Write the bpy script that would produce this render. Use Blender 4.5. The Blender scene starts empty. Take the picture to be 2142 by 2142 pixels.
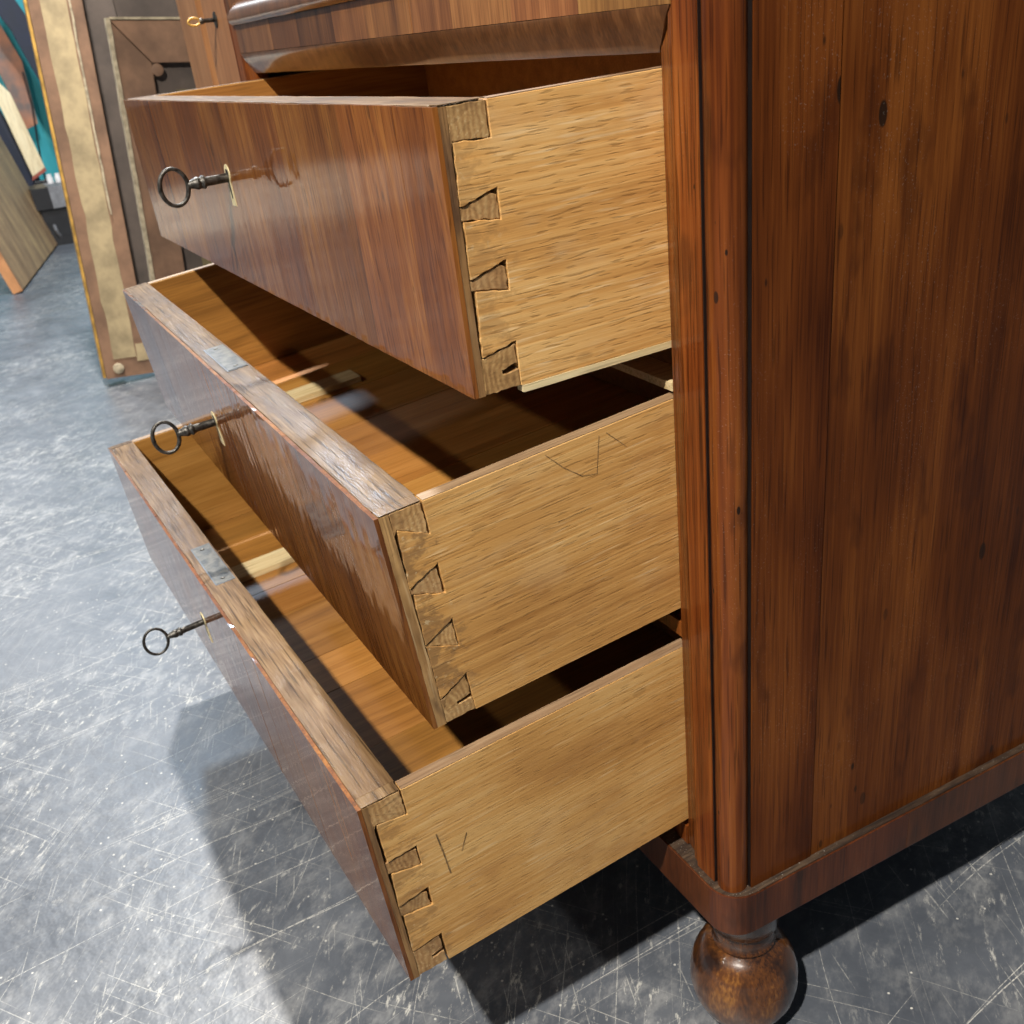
import bpy, bmesh, math, random
from mathutils import Vector, Matrix, Euler
from mathutils import noise as mnoise
random.seed(7)
scene = bpy.context.scene
col = scene.collection

# ------------------------------------------------------------------ camera
Z0 = 0.157                      # height of the plinth's underside above the floor
cam_d = bpy.data.cameras.new('camera')
cam = bpy.data.objects.new('camera', cam_d); col.objects.link(cam)
R_ = Vector((0.4632, 0.87964, -0.10806)); U_ = Vector((-0.3746, 0.30483, 0.87564)); B_ = Vector((0.80319, -0.36512, 0.47071))
M = Matrix((R_, U_, B_)).transposed().to_4x4()
M.translation = Vector((0.60829, -0.4232, 0.75967 + Z0))
cam.matrix_world = M
cam_d.sensor_fit = 'HORIZONTAL'; cam_d.sensor_width = 36.0
cam_d.lens = 36.0 * 2132.69 / 2142
cam_d.shift_x = -2.70 / 2142; cam_d.shift_y = 112.17 / 2142
cam_d.clip_start = 0.02; cam_d.clip_end = 200
cam_d.dof.use_dof = True; cam_d.dof.focus_distance = 0.78; cam_d.dof.aperture_fstop = 15.5
scene.camera = cam

# ------------------------------------------------------------------ light
world = bpy.data.worlds.new('World'); scene.world = world; world.use_nodes = True
bg = world.node_tree.nodes['Background']
bg.inputs['Color'].default_value = (0.84, 0.92, 1.0, 1); bg.inputs['Strength'].default_value = 0.13

def lamp(name, loc, watts, colr, radius):
    d = bpy.data.lights.new(name, 'POINT'); d.energy = watts; d.color = colr; d.shadow_soft_size = radius
    o = bpy.data.objects.new(name, d); col.objects.link(o); o.location = loc
    return o
lamp('ceiling_spot_right', (1.02, -1.46, 3.0), 640, (1.0, 0.94, 0.85), 0.045)
lamp('ceiling_spot_left', (-2.46, 0.06, 3.0), 590, (1.0, 0.97, 0.92), 0.05)
lamp('ceiling_spot_front', (-0.45, -3.35, 3.0), 95, (1.0, 0.95, 0.86), 0.06)
lamp('ceiling_spot_far', (-4.4, 0.10, 2.75), 200, (0.62, 0.80, 1.0), 0.10)
lamp('ceiling_spot_distant', (-6.6, -1.05, 3.0), 200, (0.90, 0.95, 1.0), 0.10)
sd_ = bpy.data.lights.new('added_sheen_spot', 'SPOT'); sd_.energy = 2300; sd_.color = (1.0, 0.84, 0.60); sd_.spot_size = math.radians(70); sd_.spot_blend = 1.0; sd_.shadow_soft_size = 0.06
so_ = bpy.data.objects.new('added_sheen_spot', sd_); col.objects.link(so_); so_.location = (-6.6, -2.0, 3.0)      # unseen spot added far left for the top drawer's sheen, pointing straight down

vs = scene.view_settings
vs.view_transform = 'Standard'; vs.look = 'None'; vs.gamma = 1.0; vs.use_curve_mapping = False; vs.exposure = 0.0
scene.render.engine = 'CYCLES'
scene.cycles.use_denoising = True
try: scene.cycles.denoiser = 'OPENIMAGEDENOISE'
except Exception: pass
scene.cycles.max_bounces = 5
scene.cycles.diffuse_bounces = 3; scene.cycles.glossy_bounces = 3
scene.cycles.use_adaptive_sampling = True; scene.cycles.adaptive_threshold = 0.02
scene.cycles.use_light_tree = False
scene.cycles.sample_clamp_indirect = 6.0

# ------------------------------------------------------------------ material helpers
class NT:
    def __init__(s, name):
        s.m = bpy.data.materials.new(name); s.m.use_nodes = True
        s.t = s.m.node_tree; s.t.nodes.clear()
        s.out = s.n('ShaderNodeOutputMaterial'); s.b = s.n('ShaderNodeBsdfPrincipled')
        s.l(s.b.outputs[0], s.out.inputs[0])
    def n(s, ty, **kw):
        x = s.t.nodes.new(ty)
        for k, v in kw.items(): setattr(x, k, v)
        return x
    def l(s, a, b): s.t.links.new(a, b)
    def put(s, sock, v):
        if hasattr(v, 'is_linked') or hasattr(v, 'links'): s.l(v, sock)
        else: sock.default_value = v
    def math(s, op, a, b=0.0, c=0.0, clamp=False):
        x = s.n('ShaderNodeMath', operation=op, use_clamp=clamp)
        s.put(x.inputs[0], a); s.put(x.inputs[1], b); s.put(x.inputs[2], c); return x.outputs[0]
    def vmath(s, op, a, b):
        x = s.n('ShaderNodeVectorMath', operation=op); s.put(x.inputs[0], a); s.put(x.inputs[1], b); return x.outputs[0]
    def mapping(s, v, scale=(1, 1, 1), rot=(0, 0, 0), loc=(0, 0, 0)):
        x = s.n('ShaderNodeMapping'); s.l(v, x.inputs[0])
        x.inputs['Scale'].default_value = scale; x.inputs['Rotation'].default_value = rot; x.inputs['Location'].default_value = loc
        return x.outputs[0]
    def noise(s, v, scale, detail=4.0, rough=0.55, dist=0.0):
        x = s.n('ShaderNodeTexNoise'); s.l(v, x.inputs['Vector'])
        x.inputs['Scale'].default_value = scale; x.inputs['Detail'].default_value = detail
        x.inputs['Roughness'].default_value = rough; x.inputs['Distortion'].default_value = dist
        return x.outputs[0]
    def voronoi(s, v, scale, feature='F1', rnd=1.0):
        x = s.n('ShaderNodeTexVoronoi', feature=feature); s.l(v, x.inputs['Vector'])
        x.inputs['Scale'].default_value = scale; x.inputs['Randomness'].default_value = rnd
        return x
    def ramp(s, f, stops, interp='LINEAR'):
        x = s.n('ShaderNodeValToRGB'); x.color_ramp.interpolation = interp
        el = x.color_ramp.elements
        while len(el) < len(stops): el.new(0.5)
        for e, (p, c) in zip(el, stops):
            e.position = p; e.color = c if len(c) == 4 else (*c, 1)
        s.l(f, x.inputs[0]); return x.outputs[0]
    def smooth(s, f, a, b):                       # 0 below a, 1 above b
        x = s.n('ShaderNodeMapRange', interpolation_type='SMOOTHSTEP'); s.put(x.inputs[0], f)
        x.inputs[1].default_value = a; x.inputs[2].default_value = b; x.inputs[3].default_value = 0; x.inputs[4].default_value = 1
        return x.outputs[0]
    def mix(s, f, a, b, blend='MIX'):
        x = s.n('ShaderNodeMix', data_type='RGBA', blend_type=blend)
        s.put(x.inputs[0], f); s.put(x.inputs[6], a); s.put(x.inputs[7], b); return x.outputs[2]
    def bump(s, h, strength, dist, normal=None):
        x = s.n('ShaderNodeBump'); s.l(h, x.inputs['Height']); x.inputs['Strength'].default_value = strength; x.inputs['Distance'].default_value = dist
        if normal is not None: s.l(normal, x.inputs['Normal'])
        return x.outputs[0]
    def coords(s, spread=7.0):
        tc = s.n('ShaderNodeTexCoord'); oi = s.n('ShaderNodeObjectInfo')
        off = s.n('ShaderNodeCombineXYZ')
        s.l(s.math('MULTIPLY', oi.outputs['Random'], spread), off.inputs[0])
        s.l(s.math('MULTIPLY', oi.outputs['Random'], spread * 2.3), off.inputs[1])
        s.l(s.math('MULTIPLY', oi.outputs['Random'], spread * 1.7), off.inputs[2])
        return s.vmath('ADD', tc.outputs['Object'], off.outputs[0]), oi.outputs['Random'], tc.outputs['Object']
def c4(c): return (c[0], c[1], c[2], 1)

def wood(name, axis, dark, mid, light, rough=0.45, coat=0.0, coat_rough=0.1, bump=0.3, streak=55.0, along=0.05, blotch=0.35,
         pores=0.5, nicks=0.0, var=0.25, stain=0.0, stain_col=(0.03, 0.015, 0.008), wavy=0.0, spec=0.5, pale_scuff=0.0, fine=330.0, figure=0.0, dust=0.0, pore_scale=620.0, coat_grain=0.3, tilt=0.0, sparkle=0.0, grime=None, fw=0.25, sw=1.0, pore_along=0.03, fig_dir=None, fig_scale=14.0):
    k = NT(name); v, rnd, raw = k.coords()
    ai = 'xyz'.index(axis)
    def st(a): return tuple(a if i == ai else 1.0 for i in range(3))
    if tilt: v = k.mapping(v, rot=tuple(0.0 if i == ai else tilt for i in range(3)))
    warp = k.noise(v, 4.0, 1.0)
    wv = k.n('ShaderNodeVectorMath', operation='MULTIPLY_ADD'); cc = k.n('ShaderNodeCombineXYZ')
    for i in range(3): k.l(warp, cc.inputs[i])
    k.l(cc.outputs[0], wv.inputs[0]); wv.inputs[1].default_value = tuple(0.0 if i == ai else 0.03 for i in range(3)); k.l(v, wv.inputs[2])
    vv = wv.outputs[0]
    n1 = k.noise(k.mapping(vv, st(along)), streak, 3, 0.62)
    n2 = k.noise(k.mapping(v, st(along * 0.6)), fine, 1, 0.6)
    n3 = k.noise(k.mapping(v, st(0.45)), 9.0, 2, 0.6)
    f = k.math('ADD', k.math('ADD', k.math('MULTIPLY', n1, (0.62 - blotch * 0.3) * sw), (0.62 - blotch * 0.3) * (1 - sw) * 0.5), k.math('ADD', k.math('MULTIPLY', n2, fw), k.math('MULTIPLY', n3, 0.13 + blotch * 0.3 - (fw - 0.25))))
    if figure > 0:
        w = k.n('ShaderNodeTexWave', wave_type='BANDS', bands_direction=fig_dir or ('X' if ai != 0 else 'Z')); k.l(k.mapping(vv, st(0.12)), w.inputs[0])
        w.inputs['Scale'].default_value = fig_scale; w.inputs['Distortion'].default_value = 9; w.inputs['Detail'].default_value = 1; w.inputs['Detail Scale'].default_value = 0.7
        f = k.math('ADD', k.math('MULTIPLY', f, 1 - figure), k.math('MULTIPLY', k.math('ADD', k.math('MULTIPLY', w.outputs['Fac'], 0.5), 0.25), figure))
    f = k.math('ADD', f, k.math('MULTIPLY', k.math('SUBTRACT', rnd, 0.5), var * 0.30))
    c = k.ramp(f, [(0.34, c4(dark)), (0.50, c4(mid)), (0.66, c4(light))])
    hsv = k.n('ShaderNodeHueSaturation'); k.l(c, hsv.inputs['Color'])
    k.l(k.math('ADD', k.math('MULTIPLY', k.math('FRACT', k.math('MULTIPLY', rnd, 13.7)), var * 0.03), 0.5 - var * 0.015), hsv.inputs['Hue'])
    k.l(k.math('ADD', k.math('MULTIPLY', k.math('FRACT', k.math('MULTIPLY', rnd, 31.3)), var), 1 - var * 0.5), hsv.inputs['Value'])
    c = hsv.outputs[0]
    h = k.math('MULTIPLY', n2, 0.6)
    if pores > 0:
        pn = k.noise(k.mapping(v, st(pore_along)), pore_scale, 0, 0.5)
        pm = k.smooth(pn, 0.62, 0.74)
        c = k.mix(k.math('MULTIPLY', pm, pores), c, c4(tuple(x * 0.4 for x in dark)))
        h = k.math('SUBTRACT', h, k.math('MULTIPLY', pm, 0.7 * pores))
    if pale_scuff > 0:
        sn = k.noise(k.mapping(v, st(0.06), loc=(3, 5, 7)), 420.0, 1, 0.5)
        sm = k.math('MULTIPLY', k.smooth(sn, 0.60, 0.74), k.smooth(n3, 0.40, 0.60))
        c = k.mix(k.math('MULTIPLY', sm, pale_scuff), c, (0.85, 0.66, 0.38, 1))
        cl = k.smooth(k.noise(k.mapping(v, st(0.5), loc=(1, 9, 4)), 24.0, 4, 0.68), 0.50, 0.70)
        c = k.mix(k.math('MULTIPLY', cl, pale_scuff * 0.45), c, (0.70, 0.52, 0.29, 1))
    if stain > 0:
        s1 = k.smooth(k.noise(k.mapping(v, st(0.4), loc=(11, 2, 5)), 28.0, 3, 0.6), 0.55, 0.68)
        c = k.mix(k.math('MULTIPLY', s1, stain), c, c4(stain_col))
    if grime:
        sx = k.n('ShaderNodeSeparateXYZ'); k.l(raw, sx.inputs[0])
        near = k.math('SUBTRACT', 1.0, k.smooth(sx.outputs[1], grime[0] - 0.004, grime[0] + 0.050), clamp=True)
        gm = k.smooth(k.math('ADD', k.noise(k.mapping(v, (1, 0.6, 1)), 75.0, 4, 0.7), k.math('MULTIPLY', near, 0.22)), 0.60, 0.74)
        c = k.mix(k.math('MULTIPLY', k.math('MULTIPLY', gm, k.smooth(near, 0.02, 0.4)), grime[1] * 0.8), c, (0.24, 0.130, 0.050, 1))
        rr_ = k.math('MULTIPLY', k.smooth(k.noise(v, 140.0, 3, 0.6), 0.62, 0.70), k.math('MULTIPLY', near, 0.6 * grime[1]))
        c = k.mix(rr_, c, (0.62, 0.50, 0.30, 1))
    if nicks > 0:
        vo = k.voronoi(k.mapping(v, st(0.45)), 42.0 if nicks < 0.92 else 85.0)
        sz = k.math('MULTIPLY', k.math('POWER', k.math('FRACT', k.math('MULTIPLY', vo.outputs['Color'], 7.0)), 4.0 if nicks < 0.7 else 2.6), 0.14)
        nk = k.math('SUBTRACT', 1.0, k.smooth(k.math('SUBTRACT', vo.outputs['Distance'], sz), 0.0, 0.05), clamp=True)
        nk = k.math('MULTIPLY', nk, k.smooth(n3, 0.40, 0.52))
        c = k.mix(k.math('MULTIPLY', nk, nicks), c, (0.012, 0.007, 0.004, 1))
        if nicks > 0.5:
            vs_ = k.voronoi(k.mapping(v, (4.0, 300.0, 4.0), rot=(0.5, 0.9, 0.3)), 1.0)
            sc = k.math('SUBTRACT', 1.0, k.smooth(vs_.outputs['Distance'], 0.06, 0.16), clamp=True)
            sc = k.math('MULTIPLY', sc, k.math('GREATER_THAN', k.math('FRACT', k.math('MULTIPLY', vs_.outputs['Color'], 9.0)), 0.90))
            c = k.mix(k.math('MULTIPLY', sc, 0.6 * nicks), c, (0.02, 0.010, 0.006, 1))
    if dust > 0:
        dn = k.smooth(k.noise(v, 700.0, 0), 0.74, 0.80)
        c = k.mix(k.math('MULTIPLY', k.math('MULTIPLY', dn, k.smooth(n3, 0.48, 0.60)), dust), c, (0.75, 0.70, 0.62, 1))
    k.l(c, k.b.inputs['Base Color'])
    rr = k.math('ADD', k.math('MULTIPLY', k.math('SUBTRACT', n3, 0.5), 0.25), rough, clamp=True)
    k.l(rr, k.b.inputs['Roughness'])
    k.b.inputs['Specular IOR Level'].default_value = spec
    k.l(k.bump(h, bump, 0.0006), k.b.inputs['Normal'])
    if coat > 0:
        k.b.inputs['Coat Weight'].default_value = coat; k.b.inputs['Coat Roughness'].default_value = coat_rough
        hh = k.math('MULTIPLY', n2, coat_grain)
        if wavy > 0: hh = k.math('ADD', hh, k.math('MULTIPLY', k.noise(k.mapping(v, st(0.3)), 20.0, 0), wavy * 60))
        if sparkle > 0: hh = k.math('ADD', hh, k.math('MULTIPLY', k.noise(k.mapping(v, st(0.35)), 650.0, 2, 0.7), sparkle))
        k.l(k.bump(hh, 0.12, 0.0006), k.b.inputs['Coat Normal'])
    return k.m

def plain(name, c, rough=0.6, metal=0.0, var=0.15, scale=40.0, bump=0.15, spec=0.5, c2=None):
    k = NT(name); v, rnd, raw = k.coords()
    n = k.noise(v, scale, 5, 0.6)
    c2 = c2 or tuple(x * (1 - var * 1.6) for x in c)
    cc = k.ramp(n, [(0.35, c4(c2)), (0.62, c4(c))])
    k.l(cc, k.b.inputs['Base Color']); k.b.inputs['Roughness'].default_value = rough; k.b.inputs['Metallic'].default_value = metal
    k.b.inputs['Specular IOR Level'].default_value = spec
    k.l(k.math('ADD', k.math('MULTIPLY', n, 0.3), rough - 0.15, clamp=True), k.b.inputs['Roughness'])
    k.l(k.bump(n, bump, 0.001), k.b.inputs['Normal'])
    return k.m

MAT = {}
MAT['front_veneer'] = wood('front_veneer', 'z', (0.075, 0.0195, 0.0038), (0.185, 0.0600, 0.0110), (0.330, 0.1320, 0.0260), rough=0.45, coat=0.8, coat_rough=0.045,
                           bump=0.10, streak=24, along=0.025, blotch=1.0, pores=0.45, nicks=0.4, var=0.22, wavy=0.05, coat_grain=0.12, spec=0.05, tilt=0.06, figure=0.08, fw=0.26, sw=0.85)
MAT['rail_veneer'] = wood('rail_veneer', 'z', (0.075, 0.028, 0.010), (0.21, 0.088, 0.026), (0.37, 0.178, 0.058), rough=0.42, coat=0.6, coat_rough=0.12,
                          bump=0.15, streak=45, along=0.08, blotch=0.6, pores=0.30, nicks=0.25, var=0.7, spec=0.25)
MAT['front_board'] = wood('front_board', 'x', (0.062, 0.033, 0.014), (0.132, 0.076, 0.033), (0.23, 0.145, 0.070), rough=0.6, coat=0.16, coat_rough=0.16,
                          bump=1.0, streak=160, along=0.06, blotch=0.6, pores=0.60, var=0.1, fine=420, pale_scuff=0.08, coat_grain=3.0, sparkle=34.0, spec=0.10, stain=0.5, stain_col=(0.055, 0.026, 0.012), pore_scale=480)
MAT['pin_wood'] = wood('pin_wood', 'x', (0.22, 0.112, 0.038), (0.37, 0.205, 0.075), (0.50, 0.315, 0.130), rough=0.65, bump=1.0, streak=120, along=1.0, blotch=0.9,
                       pores=0.0, var=0.20, stain=0.6, stain_col=(0.17, 0.088, 0.034), pale_scuff=0.25, figure=0.24, fig_dir='Y', fig_scale=75.0)
MAT['end_wood'] = wood('end_wood', 'z', (0.12, 0.058, 0.020), (0.26, 0.138, 0.048), (0.42, 0.245, 0.095), rough=0.6, bump=1.0, streak=120, along=0.12, blotch=0.9, pores=0.3, var=0.2, stain=0.8,
                        stain_col=(0.07, 0.032, 0.014), pale_scuff=0.2)
MAT['edge_wood'] = wood('edge_wood', 'y', (0.14, 0.080, 0.038), (0.26, 0.160, 0.082), (0.38, 0.255, 0.145), rough=0.6, bump=0.8, streak=150, along=0.03, blotch=0.7, pores=0.4, var=0.2, stain=0.3, stain_col=(0.10, 0.05, 0.025))
for n_, (gy, gs) in {1: (-0.1744 + 0.012, 0.45), 2: (-0.2381 + 0.012, 0.95), 3: (-0.3140 + 0.012, 0.60)}.items():
    MAT['side_wood_%d' % n_] = wood('side_wood_%d' % n_, 'y', (0.370, 0.168, 0.043), (0.560, 0.293, 0.089), (0.705, 0.440, 0.172), rough=0.55, bump=0.7, streak=(75, 85, 60)[n_ - 1], along=0.012, blotch=0.85,
                        fw=0.34, sw=0.6, pores=(0.36, 0.32, 0.28)[n_ - 1], pore_along=0.085, var=0.12, stain=(0.25, 0.35, 0.30)[n_ - 1], stain_col=(0.33, 0.145, 0.040), pale_scuff=(0.45, 0.35, 0.28)[n_ - 1], spec=0.35, nicks=0.18, pore_scale=760, fine=460,
                        figure=(0.10, 0.12, 0.22)[n_ - 1], grime=(gy, gs))
MAT['plank_wood'] = wood('plank_wood', 'y', (0.21, 0.085, 0.016), (0.35, 0.150, 0.030), (0.46, 0.215, 0.052), rough=0.48, coat=0.10, coat_rough=0.35, bump=0.25, streak=60,
                         along=0.04, blotch=0.4, pores=0.25, var=0.42)
MAT['pale_batten'] = wood('pale_batten', 'y', (0.50, 0.36, 0.16), (0.70, 0.55, 0.30), (0.80, 0.68, 0.42), rough=0.6, bump=0.4, streak=110, along=0.04, pores=0.35, var=0.15)
MAT['carcass_side'] = wood('carcass_side', 'z', (0.032, 0.0066, 0.0016), (0.102, 0.0250, 0.0046), (0.195, 0.0570, 0.0105), rough=0.42, coat=0.18, coat_rough=0.16, bump=0.25, streak=22,
                           along=0.045, blotch=1.0, pores=0.45, nicks=0.9, var=0.2, stain=0.45, stain_col=(0.030, 0.0068, 0.0020), dust=0.06, spec=0.08, figure=0.22, fw=0.30)
MAT['carcass_front'] = wood('carcass_front', 'z', (0.052, 0.0112, 0.0026), (0.155, 0.0400, 0.0070), (0.270, 0.0860, 0.0160), rough=0.40, coat=0.40, coat_rough=0.10, bump=0.25, streak=50,
                            along=0.035, blotch=0.7, pores=0.55, nicks=0.97, var=0.2, stain=0.45, stain_col=(0.026, 0.007, 0.003), dust=0.06, spec=0.1, fw=0.32)
MAT['plinth_wood'] = wood('plinth_wood', 'z', (0.030, 0.0090, 0.0036), (0.085, 0.0240, 0.0075), (0.140, 0.0430, 0.0130), rough=0.40, coat=0.35, coat_rough=0.16, bump=0.2, streak=40,
                          along=0.10, blotch=0.8, pores=0.25, nicks=0.5, var=0.25, stain=0.45, stain_col=(0.022, 0.0095, 0.005), dust=0.06, spec=0.2)
MAT['ledge_wood'] = wood('ledge_wood', 'y', (0.012, 0.0065, 0.004), (0.030, 0.016, 0.009), (0.085, 0.052, 0.030), rough=0.6, bump=1.0, streak=120, along=0.25, blotch=0.8, pores=0.5, var=0.2, dust=0.35)
MAT['moulding_wood'] = wood('moulding_wood', 'z', (0.045, 0.017, 0.008), (0.120, 0.046, 0.017), (0.225, 0.096, 0.036), rough=0.36, coat=0.9, coat_rough=0.12, bump=0.2, streak=60, along=0.12,
                            blotch=0.8, pores=0.25, nicks=0.2, var=0.25)
MAT['foot_wood'] = wood('foot_wood', 'z', (0.020, 0.0065, 0.0030), (0.120, 0.040, 0.0080), (0.40, 0.175, 0.034), rough=0.30, coat=0.9, coat_rough=0.08, bump=0.25, streak=34, along=0.55,
                        blotch=0.95, pores=0.25, nicks=0.3, var=0.0, stain=0.95, stain_col=(0.018, 0.007, 0.004))
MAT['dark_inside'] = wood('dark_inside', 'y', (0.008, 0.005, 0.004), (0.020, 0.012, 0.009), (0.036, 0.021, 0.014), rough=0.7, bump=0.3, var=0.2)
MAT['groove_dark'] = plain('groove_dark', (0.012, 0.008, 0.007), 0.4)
MAT['veneer_edge'] = plain('veneer_edge', (0.06, 0.05, 0.045), 0.35, var=0.4, scale=240, bump=0.8)
MAT['brass_pale'] = plain('brass_pale', (0.80, 0.69, 0.40), 0.40, metal=0.15, var=0.12, scale=160)
MAT['key_steel'] = plain('key_steel', (0.12, 0.112, 0.10), 0.45, metal=0.85, var=0.45, scale=220, bump=0.5)
MAT['lock_steel'] = plain('lock_steel', (0.105, 0.10, 0.085), 0.55, metal=0.0, var=0.6, scale=90, bump=0.8, spec=0.35)
MAT['black_hole'] = plain('black_hole', (0.006, 0.005, 0.004), 0.8)
MAT['pencil'] = plain('pencil', (0.37, 0.22, 0.085), 0.7, var=0.5, scale=300)
MAT['kraft_paper'] = plain('kraft_paper', (0.27, 0.150, 0.088), 0.75, var=0.28, scale=9, bump=0.3)
MAT['tape_beige'] = plain('tape_beige', (0.46, 0.355, 0.20), 0.7, var=0.24, scale=16, bump=0.4)
MAT['gilt_edge'] = plain('gilt_edge', (0.62, 0.36, 0.08), 0.45, var=0.3, scale=30, metal=0.3)
MAT['canvas_edge'] = plain('canvas_edge', (0.52, 0.43, 0.29), 0.8, var=0.3, scale=60, bump=0.6)
MAT['canvas_back'] = plain('canvas_back', (0.100, 0.076, 0.062), 0.85, var=0.25, scale=10)
MAT['olive_patch'] = plain('olive_patch', (0.16, 0.125, 0.06), 0.8, var=0.2, scale=20)
MAT['teal_paint'] = plain('teal_paint', (0.030, 0.36, 0.40), 0.6, var=0.05, scale=4)
MAT['cabinet_brown'] = wood('cabinet_brown', 'z', (0.22, 0.090, 0.034), (0.36, 0.160, 0.062), (0.46, 0.225, 0.095), rough=0.45, coat=0.15, bump=0.2, streak=30, var=0.12, pores=0.2)
MAT['weathered_plank'] = wood('weathered_plank', 'z', (0.24, 0.14, 0.072), (0.42, 0.265, 0.138), (0.66, 0.45, 0.21), rough=0.6, bump=0.3, streak=14, along=0.06, var=0.1, blotch=0.8)
MAT['pale_board'] = wood('pale_board', 'z', (0.52, 0.38, 0.20), (0.76, 0.62, 0.38), (0.85, 0.74, 0.50), rough=0.6, bump=0.2, streak=16, along=0.1, var=0.05)
MAT['orange_edge'] = plain('orange_edge', (0.55, 0.25, 0.10), 0.6, var=0.2, scale=12)
MAT['red_end'] = plain('red_end', (0.32, 0.07, 0.04), 0.6)
MAT['navy_cloth'] = plain('navy_cloth', (0.018, 0.022, 0.042), 0.7, var=0.3, scale=6)
MAT['sunset_paint'] = plain('sunset_paint', (0.42, 0.17, 0.085), 0.5, scale=5, c2=(0.14, 0.10, 0.085))
MAT['grey_metal'] = plain('grey_metal', (0.20, 0.20, 0.21), 0.5, var=0.2)
MAT['black_plastic'] = plain('black_plastic', (0.012, 0.012, 0.014), 0.4)
MAT['white_plastic'] = plain('white_plastic', (0.75, 0.72, 0.70), 0.4)

def floor_material():
    k = NT('scuffed_painted_floor')
    tc = k.n('ShaderNodeTexCoord'); v = tc.outputs['Object']
    big = k.noise(v, 1.6, 3, 0.6); med = k.noise(v, 9.0, 3, 0.65)
    base = k.ramp(k.math('ADD', k.math('MULTIPLY', big, 0.45), k.math('MULTIPLY', med, 0.55)), [(0.32, (0.057, 0.065, 0.081, 1)), (0.52, (0.093, 0.104, 0.124, 1)), (0.70, (0.155, 0.168, 0.190, 1))])
    rng = random.Random(11)
    wob = k.n('ShaderNodeVectorMath', operation='MULTIPLY_ADD'); wn = k.n('ShaderNodeTexNoise'); k.l(v, wn.inputs['Vector']); wn.inputs['Scale'].default_value = 2.2
    wn.inputs['Detail'].default_value = 1
    k.l(wn.outputs['Color'], wob.inputs[0]); wob.inputs[1].default_value = (0.09, 0.09, 0); k.l(v, wob.inputs[2]); wv = wob.outputs[0]
    grit = k.noise(v, 210.0, 2, 0.7); breakup = k.smooth(grit, 0.34, 0.58)
    worn = k.smooth(k.noise(v, 2.0, 4, 0.65), 0.36, 0.68)
    tot = None
    # finite straight scratches: cells stretched long and thin, only some kept, many directions
    for L, W, t, keep, amp in ((1.0, 300, 0.14, 0.70, 0.7), (0.5, 200, 0.12, 0.82, 0.95), (1.5, 380, 0.16, 0.68, 0.45), (2.6, 330, 0.16, 0.74, 0.5), (7.0, 300, 0.17, 0.80, 0.40)):
        m = k.mapping(k.mapping(wv, (1, 1, 1), rot=(0, 0, rng.uniform(0, math.pi)), loc=(rng.uniform(-9, 9), rng.uniform(-9, 9), 0)), (L, W, 1))
        x = k.n('ShaderNodeTexVoronoi', voronoi_dimensions='2D', feature='F1'); k.l(m, x.inputs['Vector']); x.inputs['Scale'].default_value = 1.0
        sq = k.math('SUBTRACT', 1.0, k.smooth(x.outputs['Distance'], t * 0.55, t * 1.25), clamp=True)
        sel = k.smooth(k.math('FRACT', k.math('MULTIPLY', x.outputs['Color'], 5.0)), keep, 1.0)
        sq = k.math('MULTIPLY', k.math('MULTIPLY', sq, sel), amp * 1.5, clamp=True)
        tot = sq if tot is None else k.math('MAXIMUM', tot, sq)
    tot = k.math('MULTIPLY', k.math('MULTIPLY', tot, k.math('ADD', k.math('MULTIPLY', breakup, 0.85), 0.15)), k.math('ADD', k.math('MULTIPLY', worn, 0.62), 0.45))
    fl = k.smooth(k.noise(k.mapping(k.mapping(wv, rot=(0, 0, -0.9)), (1, 0.28, 1)), 95.0, 5, 0.80), 0.56, 0.66)
    tot = k.math('MAXIMUM', tot, k.math('MULTIPLY', k.math('MULTIPLY', fl, worn), 0.85))
    vo = k.n('ShaderNodeTexVoronoi', voronoi_dimensions='2D'); k.l(v, vo.inputs['Vector']); vo.inputs['Scale'].default_value = 46
    sp = k.math('SUBTRACT', 1.0, k.smooth(k.math('ADD', vo.outputs['Distance'], k.math('MULTIPLY', grit, 0.06)), 0.07, 0.11), clamp=True)
    sp = k.math('MULTIPLY', sp, k.math('GREATER_THAN', k.math('FRACT', k.math('MULTIPLY', vo.outputs['Color'], 5.0)), 0.86))
    tot = k.math('MAXIMUM', tot, k.math('MULTIPLY', sp, 0.7))
    cloud = k.math('MULTIPLY', k.smooth(k.noise(k.mapping(k.mapping(wv, rot=(0, 0, -0.7)), (1, 0.55, 1)), 34.0, 4, 0.75), 0.44, 0.72), k.math('ADD', k.math('MULTIPLY', worn, 0.42), 0.10))
    c = k.mix(cloud, base, (0.46, 0.46, 0.45, 1))
    c = k.mix(k.math('MINIMUM', tot, 0.92), c, (0.74, 0.72, 0.65, 1))
    ds = k.smooth(big, 0.70, 0.76); c = k.mix(k.math('MULTIPLY', ds, 0.3), c, (0.22, 0.15, 0.09, 1))
    k.l(c, k.b.inputs['Base Color'])
    r = k.math('ADD', k.math('MULTIPLY', med, 0.20), k.math('ADD', k.math('MULTIPLY', tot, 0.15), 0.34))
    k.l(r, k.b.inputs['Roughness']); k.b.inputs['Specular IOR Level'].default_value = 0.60
    k.l(k.bump(k.noise(v, 30.0, 3, 0.6), 0.42, 0.004), k.b.inputs['Normal'])
    return k.m
MAT['floor'] = floor_material()

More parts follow.
